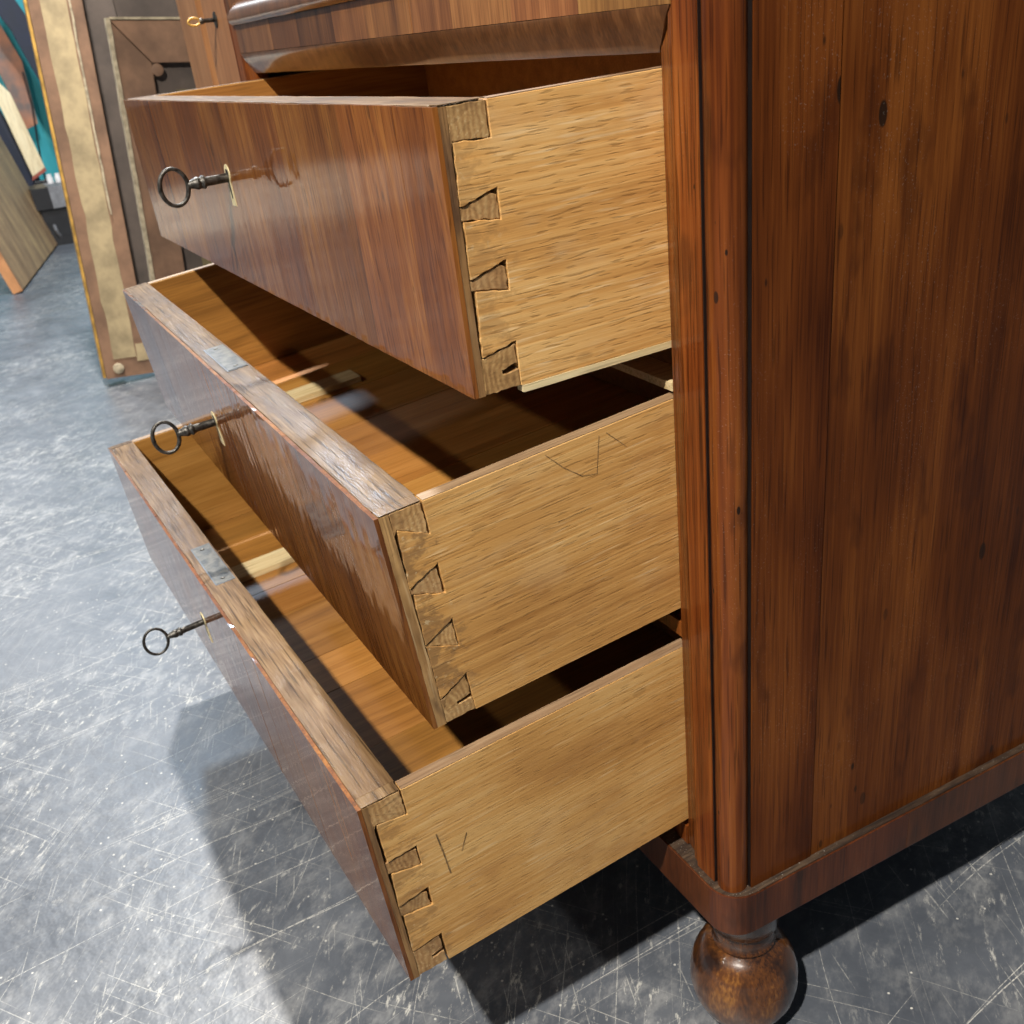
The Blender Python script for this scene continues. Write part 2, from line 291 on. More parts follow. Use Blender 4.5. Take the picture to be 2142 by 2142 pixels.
# ------------------------------------------------------------------ geometry helpers
def link(name, me, mat, parent=None, kind=None):
    o = bpy.data.objects.new(name, me); col.objects.link(o)
    for m in (mat if isinstance(mat, (list, tuple)) else [mat]): me.materials.append(MAT[m] if isinstance(m, str) else m)
    if parent is not None: o.parent = parent
    if kind: o['kind'] = kind
    return o
def tag(o, label, cat, group=None):
    o['label'] = label; o['category'] = cat
    if group: o['group'] = group
    return o
def empty(name, loc=(0, 0, 0), rot=(0, 0, 0)):
    o = bpy.data.objects.new(name, None); col.objects.link(o); o.location = loc; o.rotation_euler = rot; o.empty_display_size = 0.05
    return o
def done(bm, name, smooth=False):
    bmesh.ops.recalc_face_normals(bm, faces=bm.faces)
    me = bpy.data.meshes.new(name); bm.to_mesh(me); bm.free()
    if smooth:
        for p in me.polygons: p.use_smooth = True
        me.set_sharp_from_angle(angle=math.radians(38))
    return me
def soften(bm, w, seg=2):
    if w > 0:
        bmesh.ops.bevel(bm, geom=[e for e in bm.edges if len(e.link_faces) == 2 and e.calc_face_angle(0) > 0.5], offset=w, segments=seg, affect='EDGES', profile=0.6, clamp_overlap=True)
def chop(bm, axis, step):
    cs = [v.co[axis] for v in bm.verts]; lo, hi = min(cs), max(cs); n = int((hi - lo) / step)
    no = [0, 0, 0]; no[axis] = 1
    for i in range(1, n):
        p = [0, 0, 0]; p[axis] = lo + (hi - lo) * i / n
        bmesh.ops.bisect_plane(bm, geom=bm.verts[:] + bm.edges[:] + bm.faces[:], plane_co=p, plane_no=no)
def jitter(bm, amp, freq=60.0, seed=0.0):
    for v in bm.verts:
        p = v.co * freq + Vector((seed, seed * 1.7, seed * 0.3))
        v.co += Vector((mnoise.noise(p), mnoise.noise(p + Vector((31, 0, 0))), mnoise.noise(p + Vector((0, 57, 0))))) * amp
def box_bm(x0, x1, y0, y1, z0, z1):
    bm = bmesh.new()
    vs = [bm.verts.new((x, y, z)) for x in (x0, x1) for y in (y0, y1) for z in (z0, z1)]
    for f in ((0, 1, 3, 2), (4, 6, 7, 5), (0, 4, 5, 1), (2, 3, 7, 6), (0, 2, 6, 4), (1, 5, 7, 3)): bm.faces.new([vs[i] for i in f])
    return bm
def box(name, b, mat, parent=None, bev=0.0008, cut=None, jit=0.0, seg=2, smooth=False):
    bm = box_bm(*b); soften(bm, bev, seg)
    if cut: chop(bm, *cut)
    if jit: jitter(bm, jit, 70.0, random.uniform(0, 50))
    return link(name, done(bm, name, smooth), mat, parent)
def prism_bm(pts, axis, a0, a1):
    """pts: outline in the other two axes (in xyz order), pulled along axis from a0 to a1"""
    bm = bmesh.new()
    def co(p, a):
        l = list(p); l.insert('xyz'.index(axis), a); return l
    lo = [bm.verts.new(co(p, a0)) for p in pts]; hi = [bm.verts.new(co(p, a1)) for p in pts]
    bm.faces.new(lo); bm.faces.new(hi[::-1]); n = len(pts)
    for i in range(n): bm.faces.new((lo[i], lo[(i + 1) % n], hi[(i + 1) % n], hi[i]))
    bmesh.ops.recalc_face_normals(bm, faces=bm.faces)
    return bm
def prism(name, pts, axis, a0, a1, mat, parent=None, bev=0.0, cut=None, jit=0.0, smooth=False):
    bm = prism_bm(pts, axis, a0, a1); soften(bm, bev, 2)
    if cut: chop(bm, *cut)
    if jit: jitter(bm, jit, 70.0, random.uniform(0, 50))
    return link(name, done(bm, name, smooth), mat, parent)
def lathe(name, prof, mat, parent=None, seg=48, loc=(0, 0, 0), axis='z'):
    bm = bmesh.new(); rings = []
    for r, h in prof:
        ring = []
        for i in range(seg):
            a = 2 * math.pi * i / seg
            p = (r * math.cos(a), r * math.sin(a), h) if axis == 'z' else (r * math.cos(a), h, r * math.sin(a))
            ring.append(bm.verts.new(Vector(p) + Vector(loc)))
        rings.append(ring)
    for a, b in zip(rings, rings[1:]):
        for i in range(seg): bm.faces.new((a[i], a[(i + 1) % seg], b[(i + 1) % seg], b[i]))
    bm.faces.new(rings[0]); bm.faces.new(rings[-1][::-1])
    return link(name, done(bm, name, True), mat, parent)
def ragged_outline(pts, step, amp, seed, closed=True):
    out = []; n = len(pts)
    for i in range(n if closed else n - 1):
        a, b = Vector(pts[i]), Vector(pts[(i + 1) % n]); L = (b - a).length; m = max(1, int(L / step))
        nrm = Vector((-(b - a).y, (b - a).x)) / max(L, 1e-9)
        for j in range(m):
            p = a + (b - a) * (j / m); q = Vector((p.x * 260 + seed, p.y * 260, seed * 0.37))
            w = 0.35 if j == 0 else 1.0
            out.append(tuple(p + nrm * amp * w * (mnoise.noise(q) + 0.6 * mnoise.noise(q * 2.7))))
    return out if closed else out + [tuple(pts[-1])]
def tube(name, pts, rad, mat, parent=None, seg=8, closed=False):
    bm = bmesh.new(); rings = []; n = len(pts); P = [Vector(p) for p in pts]
    up = Vector((0, 0, 1)); prev = None
    for i in range(n):
        d = (P[(i + 1) % n] - P[i - 1]) if closed else (P[min(i + 1, n - 1)] - P[max(i - 1, 0)])
        d.normalize()
        ref = prev if prev is not None else (Vector((1, 0, 0)) if abs(d.x) < 0.8 else up)
        a = (ref - d * ref.dot(d)).normalized(); b = d.cross(a); prev = a
        r = rad[i] if isinstance(rad, (list, tuple)) else rad
        rings.append([bm.verts.new(P[i] + a * r * math.cos(2 * math.pi * j / seg) + b * r * math.sin(2 * math.pi * j / seg)) for j in range(seg)])
    m = n if closed else n - 1
    for i in range(m):
        A, Bq = rings[i], rings[(i + 1) % n]
        for j in range(seg): bm.faces.new((A[j], A[(j + 1) % seg], Bq[(j + 1) % seg], Bq[j]))
    if not closed: bm.faces.new(rings[0]); bm.faces.new(rings[-1][::-1])
    return link(name, done(bm, name, True), mat, parent)
def strip(name, pts, w, mat, parent):                # hairline drawn on a drawer side (plane x = const): pts (x, y, z)
    bm = bmesh.new(); prev = None
    for i, p in enumerate(pts):
        q = Vector(p); d = Vector(pts[min(i + 1, len(pts) - 1)]) - Vector(pts[max(i - 1, 0)]); d.x = 0; d.normalize()
        n = Vector((0, -d.z, d.y)) * w * 0.5
        a, b = bm.verts.new(q + n), bm.verts.new(q - n)
        if prev: bm.faces.new((prev[0], a, b, prev[1]))
        prev = (a, b)
    return link(name, done(bm, name), mat, parent)

# ------------------------------------------------------------------ setting: floor and far wall
bm = bmesh.new(); s = 24
bm.faces.new([bm.verts.new(p) for p in ((-s, -s, 0), (s, -s, 0), (s, s, 0), (-s, s, 0))])
link('floor', done(bm, 'floor'), 'floor', kind='structure')
w = box('wall', (-8.75, -8.6, -0.55, 6, 0, 3.4), 'teal_paint', bev=0); w['kind'] = 'structure'

# ------------------------------------------------------------------ chest of drawers
chest = tag(empty('chest_of_drawers', (-0.5, 0.3, 0)), 'antique dark walnut chest on bun feet with three drawers pulled open', 'chest')
def C(o):
    o.parent = chest; o.matrix_parent_inverse = Matrix.Translation((0.5, -0.3, 0)); return o
def zc(z): return z + Z0
TOP = 1.30
PF = -0.0085          # front plane of stiles and rails
DEP = 0.63
for sgn in (1, -1):   # right side as measured, left side mirrored about x = -0.5
    X = (lambda x: x) if sgn == 1 else (lambda x: -1.0 - x)
    def bx(x0, x1): a, b = X(x0), X(x1); return min(a, b), max(a, b)
    # front stile
    C(box('stile', (*bx(0.0268, 0.0517), PF, 0.016, zc(0.0464), TOP), 'carcass_front', bev=0.0012, cut=(2, 0.05), jit=0.0003))
    # rounded corner column with a quirk on each side
    pts = []
    cx, cy, r = 0.0607, 0.0055, 0.0138
    for i in range(25):
        a = math.radians(-130 + 190 * i / 24); pts.append((cx + r * math.cos(a), cy + r * math.sin(a)))
    pts += [(0.0640, 0.0168), (0.0560, 0.0120), (0.0532, 0.0058)]
    C(prism('corner_column', [(X(a), b) for a, b in pts], 'z', zc(0.0464), TOP, 'carcass_front', cut=(2, 0.03), jit=0.00035, smooth=True))
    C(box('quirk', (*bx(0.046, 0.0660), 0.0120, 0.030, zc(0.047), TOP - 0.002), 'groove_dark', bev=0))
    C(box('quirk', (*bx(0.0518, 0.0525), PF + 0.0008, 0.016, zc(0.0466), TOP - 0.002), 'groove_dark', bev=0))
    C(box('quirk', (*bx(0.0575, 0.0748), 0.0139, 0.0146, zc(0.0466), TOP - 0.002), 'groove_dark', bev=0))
    # side: front board, then the broad panel
    C(box('side_board', (*bx(0.0560, 0.0758), 0.0148, 0.0838, zc(0.0464), TOP), 'carcass_side', bev=0.0012, cut=(2, 0.05), jit=0.0003))
    C(box('side_panel', (*bx(0.0560, 0.0748), 0.0850, DEP, zc(0.0464), TOP), 'carcass_side', bev=0.0008, cut=(2, 0.08), jit=0.0003))
    # inner lining
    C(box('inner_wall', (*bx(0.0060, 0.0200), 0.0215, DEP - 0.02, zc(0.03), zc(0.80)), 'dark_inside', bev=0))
    # moulded strip round the drawer opening
    prof = [(0.0007, 0.018), (0.0007, 0.0012), (0.0035, -0.0005), (0.009, -0.0016), (0.0145, -0.0032), (0.019, -0.0058), (0.0225, -0.0080), (0.0266, -0.0088), (0.0266, 0.018)]
    bm = prism_bm([(X(a), b) for a, b in prof], 'z', zc(0.052), zc(0.757)); chop(bm, 2, 0.04)
    for v in bm.verts:                                  # mitre at the top, ogee sweep at the foot
        d = abs(v.co.x - X(0.0007))
        if v.co.z > zc(0.757) - 1e-5: v.co.z = zc(0.7296) + d
    jitter(bm, 0.0003, 70, 3.0)
    C(link('opening_moulding', done(bm, 'opening_moulding', False), 'carcass_front'))
# moulding across the top of the opening (mitred ends)
prof = [(0.018, 0.0005), (0.0012, 0.0000), (-0.0004, 0.0022), (-0.0022, 0.007), (-0.0046, 0.0125), (-0.0070, 0.0185), (-0.0084, 0.0235), (-0.0088, 0.0268), (0.018, 0.0268)]
bm = prism_bm([(a, zc(0.7296) + b) for a, b in prof], 'x', -1.0, 0.0); chop(bm, 0, 0.05)
for v in bm.verts:
    d = v.co.z - zc(0.7296)
    if v.co.x > -1e-5: v.co.x = -0.0009 + d
    elif v.co.x < -1 + 1e-5: v.co.x = -0.9991 - d
jitter(bm, 0.0004, 50, 9.0)
C(link('top_moulding', done(bm, 'top_moulding', True), 'moulding_wood'))
# rail above, faced with odd pieces of veneer
rail = C(box('rail', (-1.0265, 0.0265, PF + 0.0012, 0.016, zc(0.7567), zc(0.7925)), 'dark_inside', bev=0))
x = -1.0265; widths = [0.075, 0.10, 0.115, 0.135, 0.10, 0.12, 0.09, 0.11, 0.10]
widths.append(1.053 - sum(widths))
for wd in widths:
    C(box('rail_veneer', (x + 0.0002, x + wd - 0.0002, PF - random.uniform(0, 0.0005), PF + 0.0011, zc(0.7568), zc(0.7923)), 'rail_veneer', bev=0.0004)); x += wd
# moulding and drawer front of the tier above
prof = [(0.016, 0.0), (PF - 0.004, 0.0), (PF - 0.0075, 0.004), (PF - 0.0085, 0.010), (PF - 0.0065, 0.018), (PF - 0.0010, 0.026), (0.004, 0.032), (0.016, 0.034)]
bm = prism_bm([(a, zc(0.7927) + b) for a, b in prof], 'x', -1.0265, 0.0265); chop(bm, 0, 0.05); jitter(bm, 0.0006, 30, 4.0)
C(link('upper_moulding', done(bm, 'upper_moulding', True), 'moulding_wood'))
bm = prism_bm([(a, b) for a, b in [(-1.0265, 0.016), (-1.0265, PF - 0.004), (-1.022, PF - 0.008), (-1.012, PF - 0.006), (-1.0, 0.004), (-1.0, 0.016)]], 'z', zc(0.80), TOP - 0.01)
C(link('upper_moulding', done(bm, 'upper_moulding', False), 'moulding_wood'))
C(box('upper_drawer_front', (-0.996, 0.0, 0.004, 0.020, zc(0.829), TOP - 0.03), 'front_veneer', bev=0.001))
C(box('top_board', (-1.09, 0.09, -0.02, DEP + 0.01, TOP + 0.0005, TOP + 0.028), 'carcass_side', bev=0.004))
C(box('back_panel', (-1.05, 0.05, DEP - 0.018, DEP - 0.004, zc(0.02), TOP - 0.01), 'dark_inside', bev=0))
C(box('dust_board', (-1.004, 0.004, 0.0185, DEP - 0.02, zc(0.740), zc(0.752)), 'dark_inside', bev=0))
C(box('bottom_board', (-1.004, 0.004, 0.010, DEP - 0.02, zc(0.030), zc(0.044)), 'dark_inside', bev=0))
C(box('divider_rail', (-1.004, 0.004, 0.004, 0.030, zc(0.4992), zc(0.5056)), 'pale_batten', bev=0.0006))
C(box('divider_rail', (-1.004, 0.004, 0.004, 0.030, zc(0.2795), zc(0.2940)), 'carcass_front', bev=0.0006))
C(box('bottom_rail', (-1.0, 0.0, 0.000, 0.020, zc(0.0470), zc(0.0690)), 'carcass_front', bev=0.001))
for sgn in (1, -1):   # drawer runners inside
    X = (lambda x: x) if sgn == 1 else (lambda x: -1.0 - x)
    for z in (0.513, 0.298, 0.060):
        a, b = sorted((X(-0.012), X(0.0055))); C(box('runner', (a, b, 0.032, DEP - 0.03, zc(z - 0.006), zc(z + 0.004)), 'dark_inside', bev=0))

# plinth: veneer pieces swept round the rounded front corners
def offset_path(o, n=10):
    """plan outline from right rear, round the right front corner, along the front, round the left corner, to left rear"""
    cx, cy, r = 0.0550, 0.0123, 0.0288 + o
    pts = [(cx + r, y) for y in (DEP, 0.50, 0.40, 0.30, 0.20, 0.12, 0.06)]
    pts += [(cx + r * math.cos(math.radians(-90 * i / n)), cy + r * math.sin(math.radians(-90 * i / n))) for i in range(n + 1)]
    pts += [(x, cy - r) for x in (0.02, -0.1, -0.3, -0.5, -0.7, -0.9, -1.02)]
    pts += [(-1 - cx - r * math.sin(math.radians(90 * i / n)), cy - r * math.cos(math.radians(90 * i / n))) for i in range(n + 1)]
    pts += [(-1 - cx - r, y) for y in (0.12, 0.3, DEP)]
    return pts
def sweep(name, o0, o1, z0, z1, i0, i1, mat, bev=0.0006, jit=0.0002):
    A, Bq = offset_path(o0)[i0:i1 + 1], offset_path(o1)[i0:i1 + 1]
    bm = bmesh.new(); R = []
    for a, b in zip(A, Bq): R.append([bm.verts.new((*a, z0)), bm.verts.new((*b, z0)), bm.verts.new((*b, z1)), bm.verts.new((*a, z1))])
    for p, q in zip(R, R[1:]):
        for j in range(4): bm.faces.new((p[j], p[(j + 1) % 4], q[(j + 1) % 4], q[j]))
    bm.faces.new(R[0]); bm.faces.new(R[-1][::-1])
    bmesh.ops.recalc_face_normals(bm, faces=bm.faces)
    soften(bm, bev, 2)
    if jit: jitter(bm, jit, 80, random.uniform(0, 40))
    return C(link(name, done(bm, name, False), mat))
nlast = len(offset_path(0)) - 1
sweep('plinth_core', -0.030, -0.0022, zc(0.0), zc(0.0462), 0, nlast, 'ledge_wood', bev=0)
for i0, i1 in ((0, 2), (2, 4), (4, 5), (5, 7), (7, 17), (17, 19), (19, 21), (21, 24), (24, nlast)):
    sweep('plinth_veneer', -0.0020, 0.0, zc(-0.0006), zc(0.0464 + random.uniform(-0.0008, 0.0004)), i0, i1, 'plinth_wood')
# bun feet
prof = [(0.019, 0.0), (0.027, 0.0012), (0.036, 0.007), (0.0450, 0.018), (0.0510, 0.033), (0.0532, 0.048), (0.0526, 0.062), (0.0492, 0.077), (0.0430, 0.0900), (0.0355, 0.0985), (0.0298, 0.1015),
        (0.0290, 0.1030), (0.0305, 0.1043), (0.0309, 0.1060), (0.0298, 0.1076), (0.0288, 0.1095), (0.0294, 0.1140), (0.0294, 0.1190), (0.0287, 0.1220), (0.0302, 0.1240), (0.0335, 0.1290), (0.0340, 0.1558)]
prof = [p for p in prof]
for k_, (fx, fy) in enumerate(((0.0435, 0.0315), (-1.0435, 0.0315), (0.0435, 0.585), (-1.0435, 0.585))):
    ft = C(lathe('bun_foot', prof, 'foot_wood', loc=(0, 0, 0)))
    ft.matrix_parent_inverse = Matrix.Identity(4); ft.location = (fx + 0.5, fy - 0.3, 0); ft.rotation_euler = (0, 0, 0.6 + k_ * 1.3)

# ------------------------------------------------------------------ drawers
J = 0.0366   # thickness of a drawer front
DR = {
 1: dict(e=0.1744, b=0.5401, H=0.1816, s=0.0146, yaw=0.0250, tails=[(0.1588, 0.1600, 0.0103, 0.0092, 0.1226, 0.1300), (0.1105, 0.1136, 0.0102, 0.0094, 0.0774, 0.0855), (0.0656, 0.0698, 0.0118, 0.0106, 0.0258, 0.0316)]),
 2: dict(e=0.2381, b=0.3113, H=0.1846, s=0.0865, yaw=0.0132, tails=[(0.1575, 0.1697, 0.0140, 0.0114, 0.1225, 0.1340), (0.1083, 0.1170, 0.0130, 0.0115, 0.0736, 0.0861), (0.0613, 0.0725, 0.0115, 0.0116, 0.0231, 0.0359)]),
 3: dict(e=0.3140, b=0.0798, H=0.1940, s=0.0601, yaw=0.0409, tails=[(0.1681, 0.1722, 0.0110, 0.0108, 0.1325, 0.1345), (0.1132, 0.1195, 0.0112, 0.0088, 0.0835, 0.0880), (0.0679, 0.0720, 0.0105, 0.0090, 0.0300, 0.0330)]),
}
LBL = {1: 'uppermost of the three open drawers, glossy brown veneer front with brass keyhole inlay',
       2: 'middle open drawer between two others, pencil triangle marked on its golden side',
       3: 'lowest open drawer, pulled out farthest, nearest the grey floor'}
LEN = 0.47; TH = 0.0115
DRAW = {}
for n, d in DR.items():
    rng = random.Random(100 + n)
    e, H = d['e'], d['H']
    root = tag(empty('drawer', (-0.5, 0, d['b'] + Z0), (d['s'], 0, d['yaw'])), LBL[n], 'drawer', 'open drawers of the chest'); DRAW[n] = root
    y0 = -e
    # front board with rebated ends
    q = {1: 0.0087, 2: 0.0109, 3: 0.0083}[n]
    out = [(-0.4877, 0.0034), (0.4877, 0.0034), (0.4877, J), (-0.4877, J)]
    bm = prism_bm([(a, y0 + b) for a, b in out], 'z', 0.0, H); soften(bm, 0.0007, 2); chop(bm, 0, 0.02); jitter(bm, 0.0004, 60, n * 3.1)
    fb = link('front_board', done(bm, 'front_board'), 'front_board', root)
    for xa, xb in ((0.4879, 0.4998), (-0.4998, -0.4879)):
        box('end_strip', (xa, xb, y0 + 0.0034, y0 + q, 0.0, H - 0.0012), 'end_wood', root, bev=0.0007, cut=(2, 0.005), jit=0.0004)
        box('end_cap', (min(xa, xb), max(xa, xb), y0 + 0.0036, y0 + J - 0.0014, H - 0.0002, H + 0.0002), 'front_board', root, bev=0)
    # thick veneer leaves on the face
    cuts = [-0.5]
    while cuts[-1] < 0.5 - 0.13: cuts.append(cuts[-1] + rng.uniform(0.06, 0.125))
    cuts.append(0.5)
    for a, b in zip(cuts, cuts[1:]):
        bm = box_bm(a + 0.0001, b - 0.0001, y0, y0 + 0.0033, 0.0002, H - 0.0006 + rng.uniform(-0.0004, 0.0004)); soften(bm, 0.0005, 2); chop(bm, 0, 0.012); jitter(bm, 0.00025, 120, rng.uniform(0, 90))
        # thin bright dark-edged arris
        link('veneer_leaf', done(bm, 'veneer_leaf'), 'front_veneer', root)
    # sides with dovetail tails
    def side(xa, xb):
        pts = [(y0 + LEN, 0.0), (y0 + LEN, H - 0.001), (y0 + J, H - 0.001)]
        for (zu, zuf, yf, yl, zlf, zl) in d['tails']:
            pts += [(y0 + J, zu), (y0 + yf, zuf), (y0 + yl, zlf), (y0 + J, zl)]
        pts += [(y0 + J, 0.0)]
        tail0 = 3; body = pts[:tail0]; tl = pts[tail0:-1]
        rg = []
        for q4 in range(0, len(tl), 4): rg += ragged_outline(tl[q4:q4 + 4], 0.0035, 0.0009, n * 5.3 + q4, closed=False)
        bm = prism_bm(body + rg + [pts[-1]], 'x', xa, xb); bmesh.ops.remove_doubles(bm, verts=bm.verts, dist=1e-6)
        soften(bm, 0.0004, 1)
        return link('drawer_side', done(bm, 'drawer_side'), 'side_wood_%d' % n, root)
    side(0.5 - TH, 0.5); side(-0.5, -0.5 + TH)
    for xa, xb in ((-0.48845, -0.4878), (0.4878, 0.48845)): box('inner_face', (xa, xb, y0 + J + 0.0006, y0 + LEN - 0.0205, 0.0202, H - 0.0022), 'plank_wood', root, bev=0)
    for xa, xb in ((0.4888, 0.4996), (-0.4996, -0.4888)): box('worn_edge', (xa, xb, y0 + J + 0.0004, y0 + LEN - 0.001, H - 0.0012, H - 0.0004), 'edge_wood', root, bev=0.0002, cut=(1, 0.02), jit=0.0002)
    # pins between the tails (end grain of the front)
    T = d['tails']; g = 0.0005
    def pin(pts, dep):
        for xa, xb in ((0.4882, 0.5 - dep), (-0.5 + dep, -0.4882)):
            sd = rng.uniform(0, 60); bm = prism_bm(ragged_outline([(y0 + a, b) for a, b in pts], 0.003, 0.0010, sd), 'x', xa, xb); jitter(bm, 0.0003, 200, sd); soften(bm, 0.0004, 1)
            link('dovetail_pin', done(bm, 'dovetail_pin'), 'pin_wood', root)
    jr = J - 0.0013
    pin([(q + 0.0001, H - 0.0012), (jr, H - 0.0012), (jr, T[0][0] + g), (T[0][2], T[0][1] + g), (q + 0.0001, T[0][1] - 0.004)], 0.0003)
    for A, Bt in zip(T, T[1:]):
        jr = J - rng.uniform(0.0009, 0.0024)
        pin([(q + 0.0001, A[4] - g), (A[3] + 0.002, A[4] - g), (jr - 0.004, A[5] - 0.0026), (jr, A[5] - rng.uniform(0.003, 0.0055)), (jr + 0.0004, Bt[0] + g), (Bt[2], Bt[1] + g), (q + 0.0001, Bt[1] + g)], 0.0009)
    A = T[-1]
    pin([(q + 0.0001, A[4] - g), (A[3] + 0.002, A[4] - g), (jr, A[5] - 0.0015), (jr, 0.0162), (0.0236, 0.0140), (0.0240, 0.0112), (jr + 0.0008, 0.0120), (jr + 0.001, 0.0004), (q + 0.0001, 0.0004)], 0.0006)
    # back
    box('drawer_back', (-0.4876, 0.4876, y0 + LEN - 0.020, y0 + LEN - 0.006, 0.022, H - 0.012), 'plank_wood', root, bev=0.001)
    # bottom of separate planks
    xs = [-0.4876]
    while xs[-1] < 0.4876 - 0.15: xs.append(xs[-1] + rng.uniform(0.075, 0.14))
    xs.append(0.4876)
    for a, b in zip(xs, xs[1:]):
        zt = 0.0195 + rng.uniform(-0.0005, 0.0005)
        box('bottom_plank', (a + 0.0004, b - 0.0004, y0 + J - 0.002, y0 + LEN - 0.004, 0.0105, zt), 'plank_wood', root, bev=0.0006)
    if n == 1:
        for xa, xb in ((0.4915, 0.5004), (-0.5004, -0.4915)): box('runner_slip', (xa, xb, y0 + J + 0.001, y0 + LEN, -0.0050, -0.0001), 'pale_batten', root, bev=0.0004, cut=(1, 0.02), jit=0.0003)
    else:
        bx0 = {2: -0.292, 3: -0.300}[n]; ye = {2: 0.238, 3: 0.24}[n]
        box('batten', (bx0, bx0 + 0.043, y0 + J + 0.0005, y0 + ye, 0.0205, 0.0285), 'pale_batten', root, bev=0.0006)
        lx0, lx1 = {2: (-0.040, 0.064), 3: (-0.042, 0.066)}[n]
        lp = link('lock_plate', done((lambda bm: (soften(bm, 0.002, 2), jitter(bm, 0.0004, 90, n), bm)[2])(box_bm(lx0, lx1, y0 + 0.0135, y0 + 0.0330, H - 0.010, H + 0.0007)), 'lock_plate'), 'lock_steel', root)
        box('mortise', (lx0 - 0.0016, lx1 + 0.0016, y0 + 0.0121, y0 + 0.0344, H - 0.004, H + 0.0004), 'groove_dark', root, bev=0.0003)
        for sx in (lx0 + 0.010, lx1 - 0.010):
            sc = lathe('screw', [(0.0026, 0.0), (0.0026, 0.0005), (0.0018, 0.0009), (0.0003, 0.0010)], 'key_steel', lp, seg=14); sc.location = (sx, y0 + 0.0235, H + 0.0006)
    # brass keyhole inlay
    kx = {1: -0.022, 2: -0.052, 3: -0.058}[n]; kz = {1: 0.112, 2: 0.103, 3: 0.094}[n]
    d['key'] = (kx, kz)
    def keyhole(w, h, flare, top):
        pts = []
        for i in range(13):
            a = math.radians(200 - 220 * i / 12); pts.append((top * math.cos(a), 0.0015 + top * math.sin(a)))
        return pts + [(w, -h * 0.25), (w + flare, -h), (-w - flare, -h), (-w, -h * 0.25)]
    o_ = prism('escutcheon', [(kx + a, kz + b) for a, b in keyhole(0.0052, 0.030, 0.0020, 0.0092)], 'y', y0 - 0.0007, y0 + 0.001, 'brass_pale', root)
    prism('keyhole', [(kx + a, kz + b) for a, b in keyhole(0.0017, 0.0225, 0.0003, 0.0050)], 'y', y0 - 0.0009, y0 + 0.002, 'black_hole', o_)
# carpenter's marks on the sides
r2 = DRAW[2]; ys = -DR[2]['e']
def mark(root, pts, w):
    w *= 0.75
    strip('pencil_mark', [(0.50035, y, z) for y, z in pts], w, 'pencil', root)
mark(DRAW[2], [(-0.1032, 0.1805), (-0.0904, 0.1655), (-0.0765, 0.1532), (-0.0639, 0.1504), (-0.0605, 0.1652), (-0.0573, 0.179)], 0.0007)
mark(DRAW[2], [(-0.0509, 0.1788), (-0.0354, 0.1617)], 0.0006)
mark(DRAW[2], [(-0.1029, 0.125), (-0.09, 0.1254), (-0.0732, 0.1252)], 0.0005)
mark(DRAW[3], [(-0.26, 0.1359), (-0.2581, 0.1142), (-0.2566, 0.09)], 0.0016)
mark(DRAW[3], [(-0.2351, 0.1218), (-0.2397, 0.1124), (-0.2427, 0.1061)], 0.0010)

# ------------------------------------------------------------------ keys left in the locks
KL = {1: 'old steel key in the lock of the uppermost open drawer', 2: 'old steel key in the lock of the middle open drawer', 3: 'slim old steel key in the lock of the lowest open drawer'}
for n, d in DR.items():
    kx, kz = d['key']; root = empty('key')
    tag(root, KL[n], 'key', 'keys in the drawer locks')
    Md = Matrix.Translation((-0.5, 0, d['b'] + Z0)) @ Euler((d['s'], 0, d['yaw'])).to_matrix().to_4x4()
    root.matrix_world = Md @ Matrix.Translation((kx, -d['e'], kz - 0.002)) @ Euler(((0.0, -0.02, 0.0)[n - 1], (0.10, -0.12, 0.05)[n - 1], (0.02, -0.03, 0.03)[n - 1])).to_matrix().to_4x4()
    sl = 1.0 if n < 3 else 0.82; ex = {1: 0.0, 2: 0.001, 3: 0.004}[n]
    def P(r, y): return (r * sl, -(y))
    sh = [P(0.0001, -0.012), P(0.0043, -0.012), P(0.0045, 0.0), P(0.0046, 0.0235 + ex), P(0.0050, 0.0245 + ex)]
    cl = [P(0.0046, 0.0240 + ex), P(0.0064, 0.0252 + ex), P(0.0068, 0.0270 + ex), P(0.0058, 0.0288 + ex), P(0.0054, 0.0300 + ex), P(0.0062, 0.0315 + ex), P(0.0062, 0.0335 + ex), P(0.0050, 0.0360 + ex), P(0.0040, 0.0400 + ex), P(0.0032, 0.0425 + ex)]
    lathe('shank', sh, 'key_steel', root, seg=20, axis='y')
    lathe('collar', cl, 'key_steel', root, seg=20, axis='y')
    yc = -(0.0565 + ex)
    pts = []; rad = []
    for i in range(40):
        a = 2 * math.pi * i / 40
        pts.append((0, yc + 0.0140 * math.cos(a), 0.0178 * math.sin(a))); rad.append((0.0025 - 0.0005 * abs(math.sin(a))) * (1 if n < 3 else 0.8))
    tube('bow', pts, rad, 'key_steel', root, seg=10, closed=True)

# ------------------------------------------------------------------ things behind, on the left
# neighbouring cabinet with a key in its door
cb = tag(empty('cabinet', (-1.25, 0.2, 0)), 'tall orange brown cabinet standing just left of the chest, small key in its door', 'cabinet')
def K(o): o.parent = cb; o.matrix_parent_inverse = Matrix.Translation((1.25, -0.2, 0)); return o
K(box('door', (-1.240, -1.092, 0.000, 0.022, 0.12, 1.62), 'cabinet_brown', bev=0.003))
K(box('carcass', (-1.425, -1.092, 0.0235, 0.42, 0.05, 1.70), 'dark_inside', bev=0.002))
K(box('door_frame', (-1.425, -1.285, 0.001, 0.0230, 0.05, 1.70), 'cabinet_brown', bev=0.003))
kp = K(lathe('escutcheon', [(0.0001, 0.0), (0.011, 0.0), (0.011, -0.0015), (0.009, -0.0022), (0.0001, -0.0022)], 'key_steel', seg=20, axis='y')); kp.matrix_parent_inverse = Matrix.Identity(4); kp.location = (-1.166 + 1.25, -0.2, 0.806 + Z0)
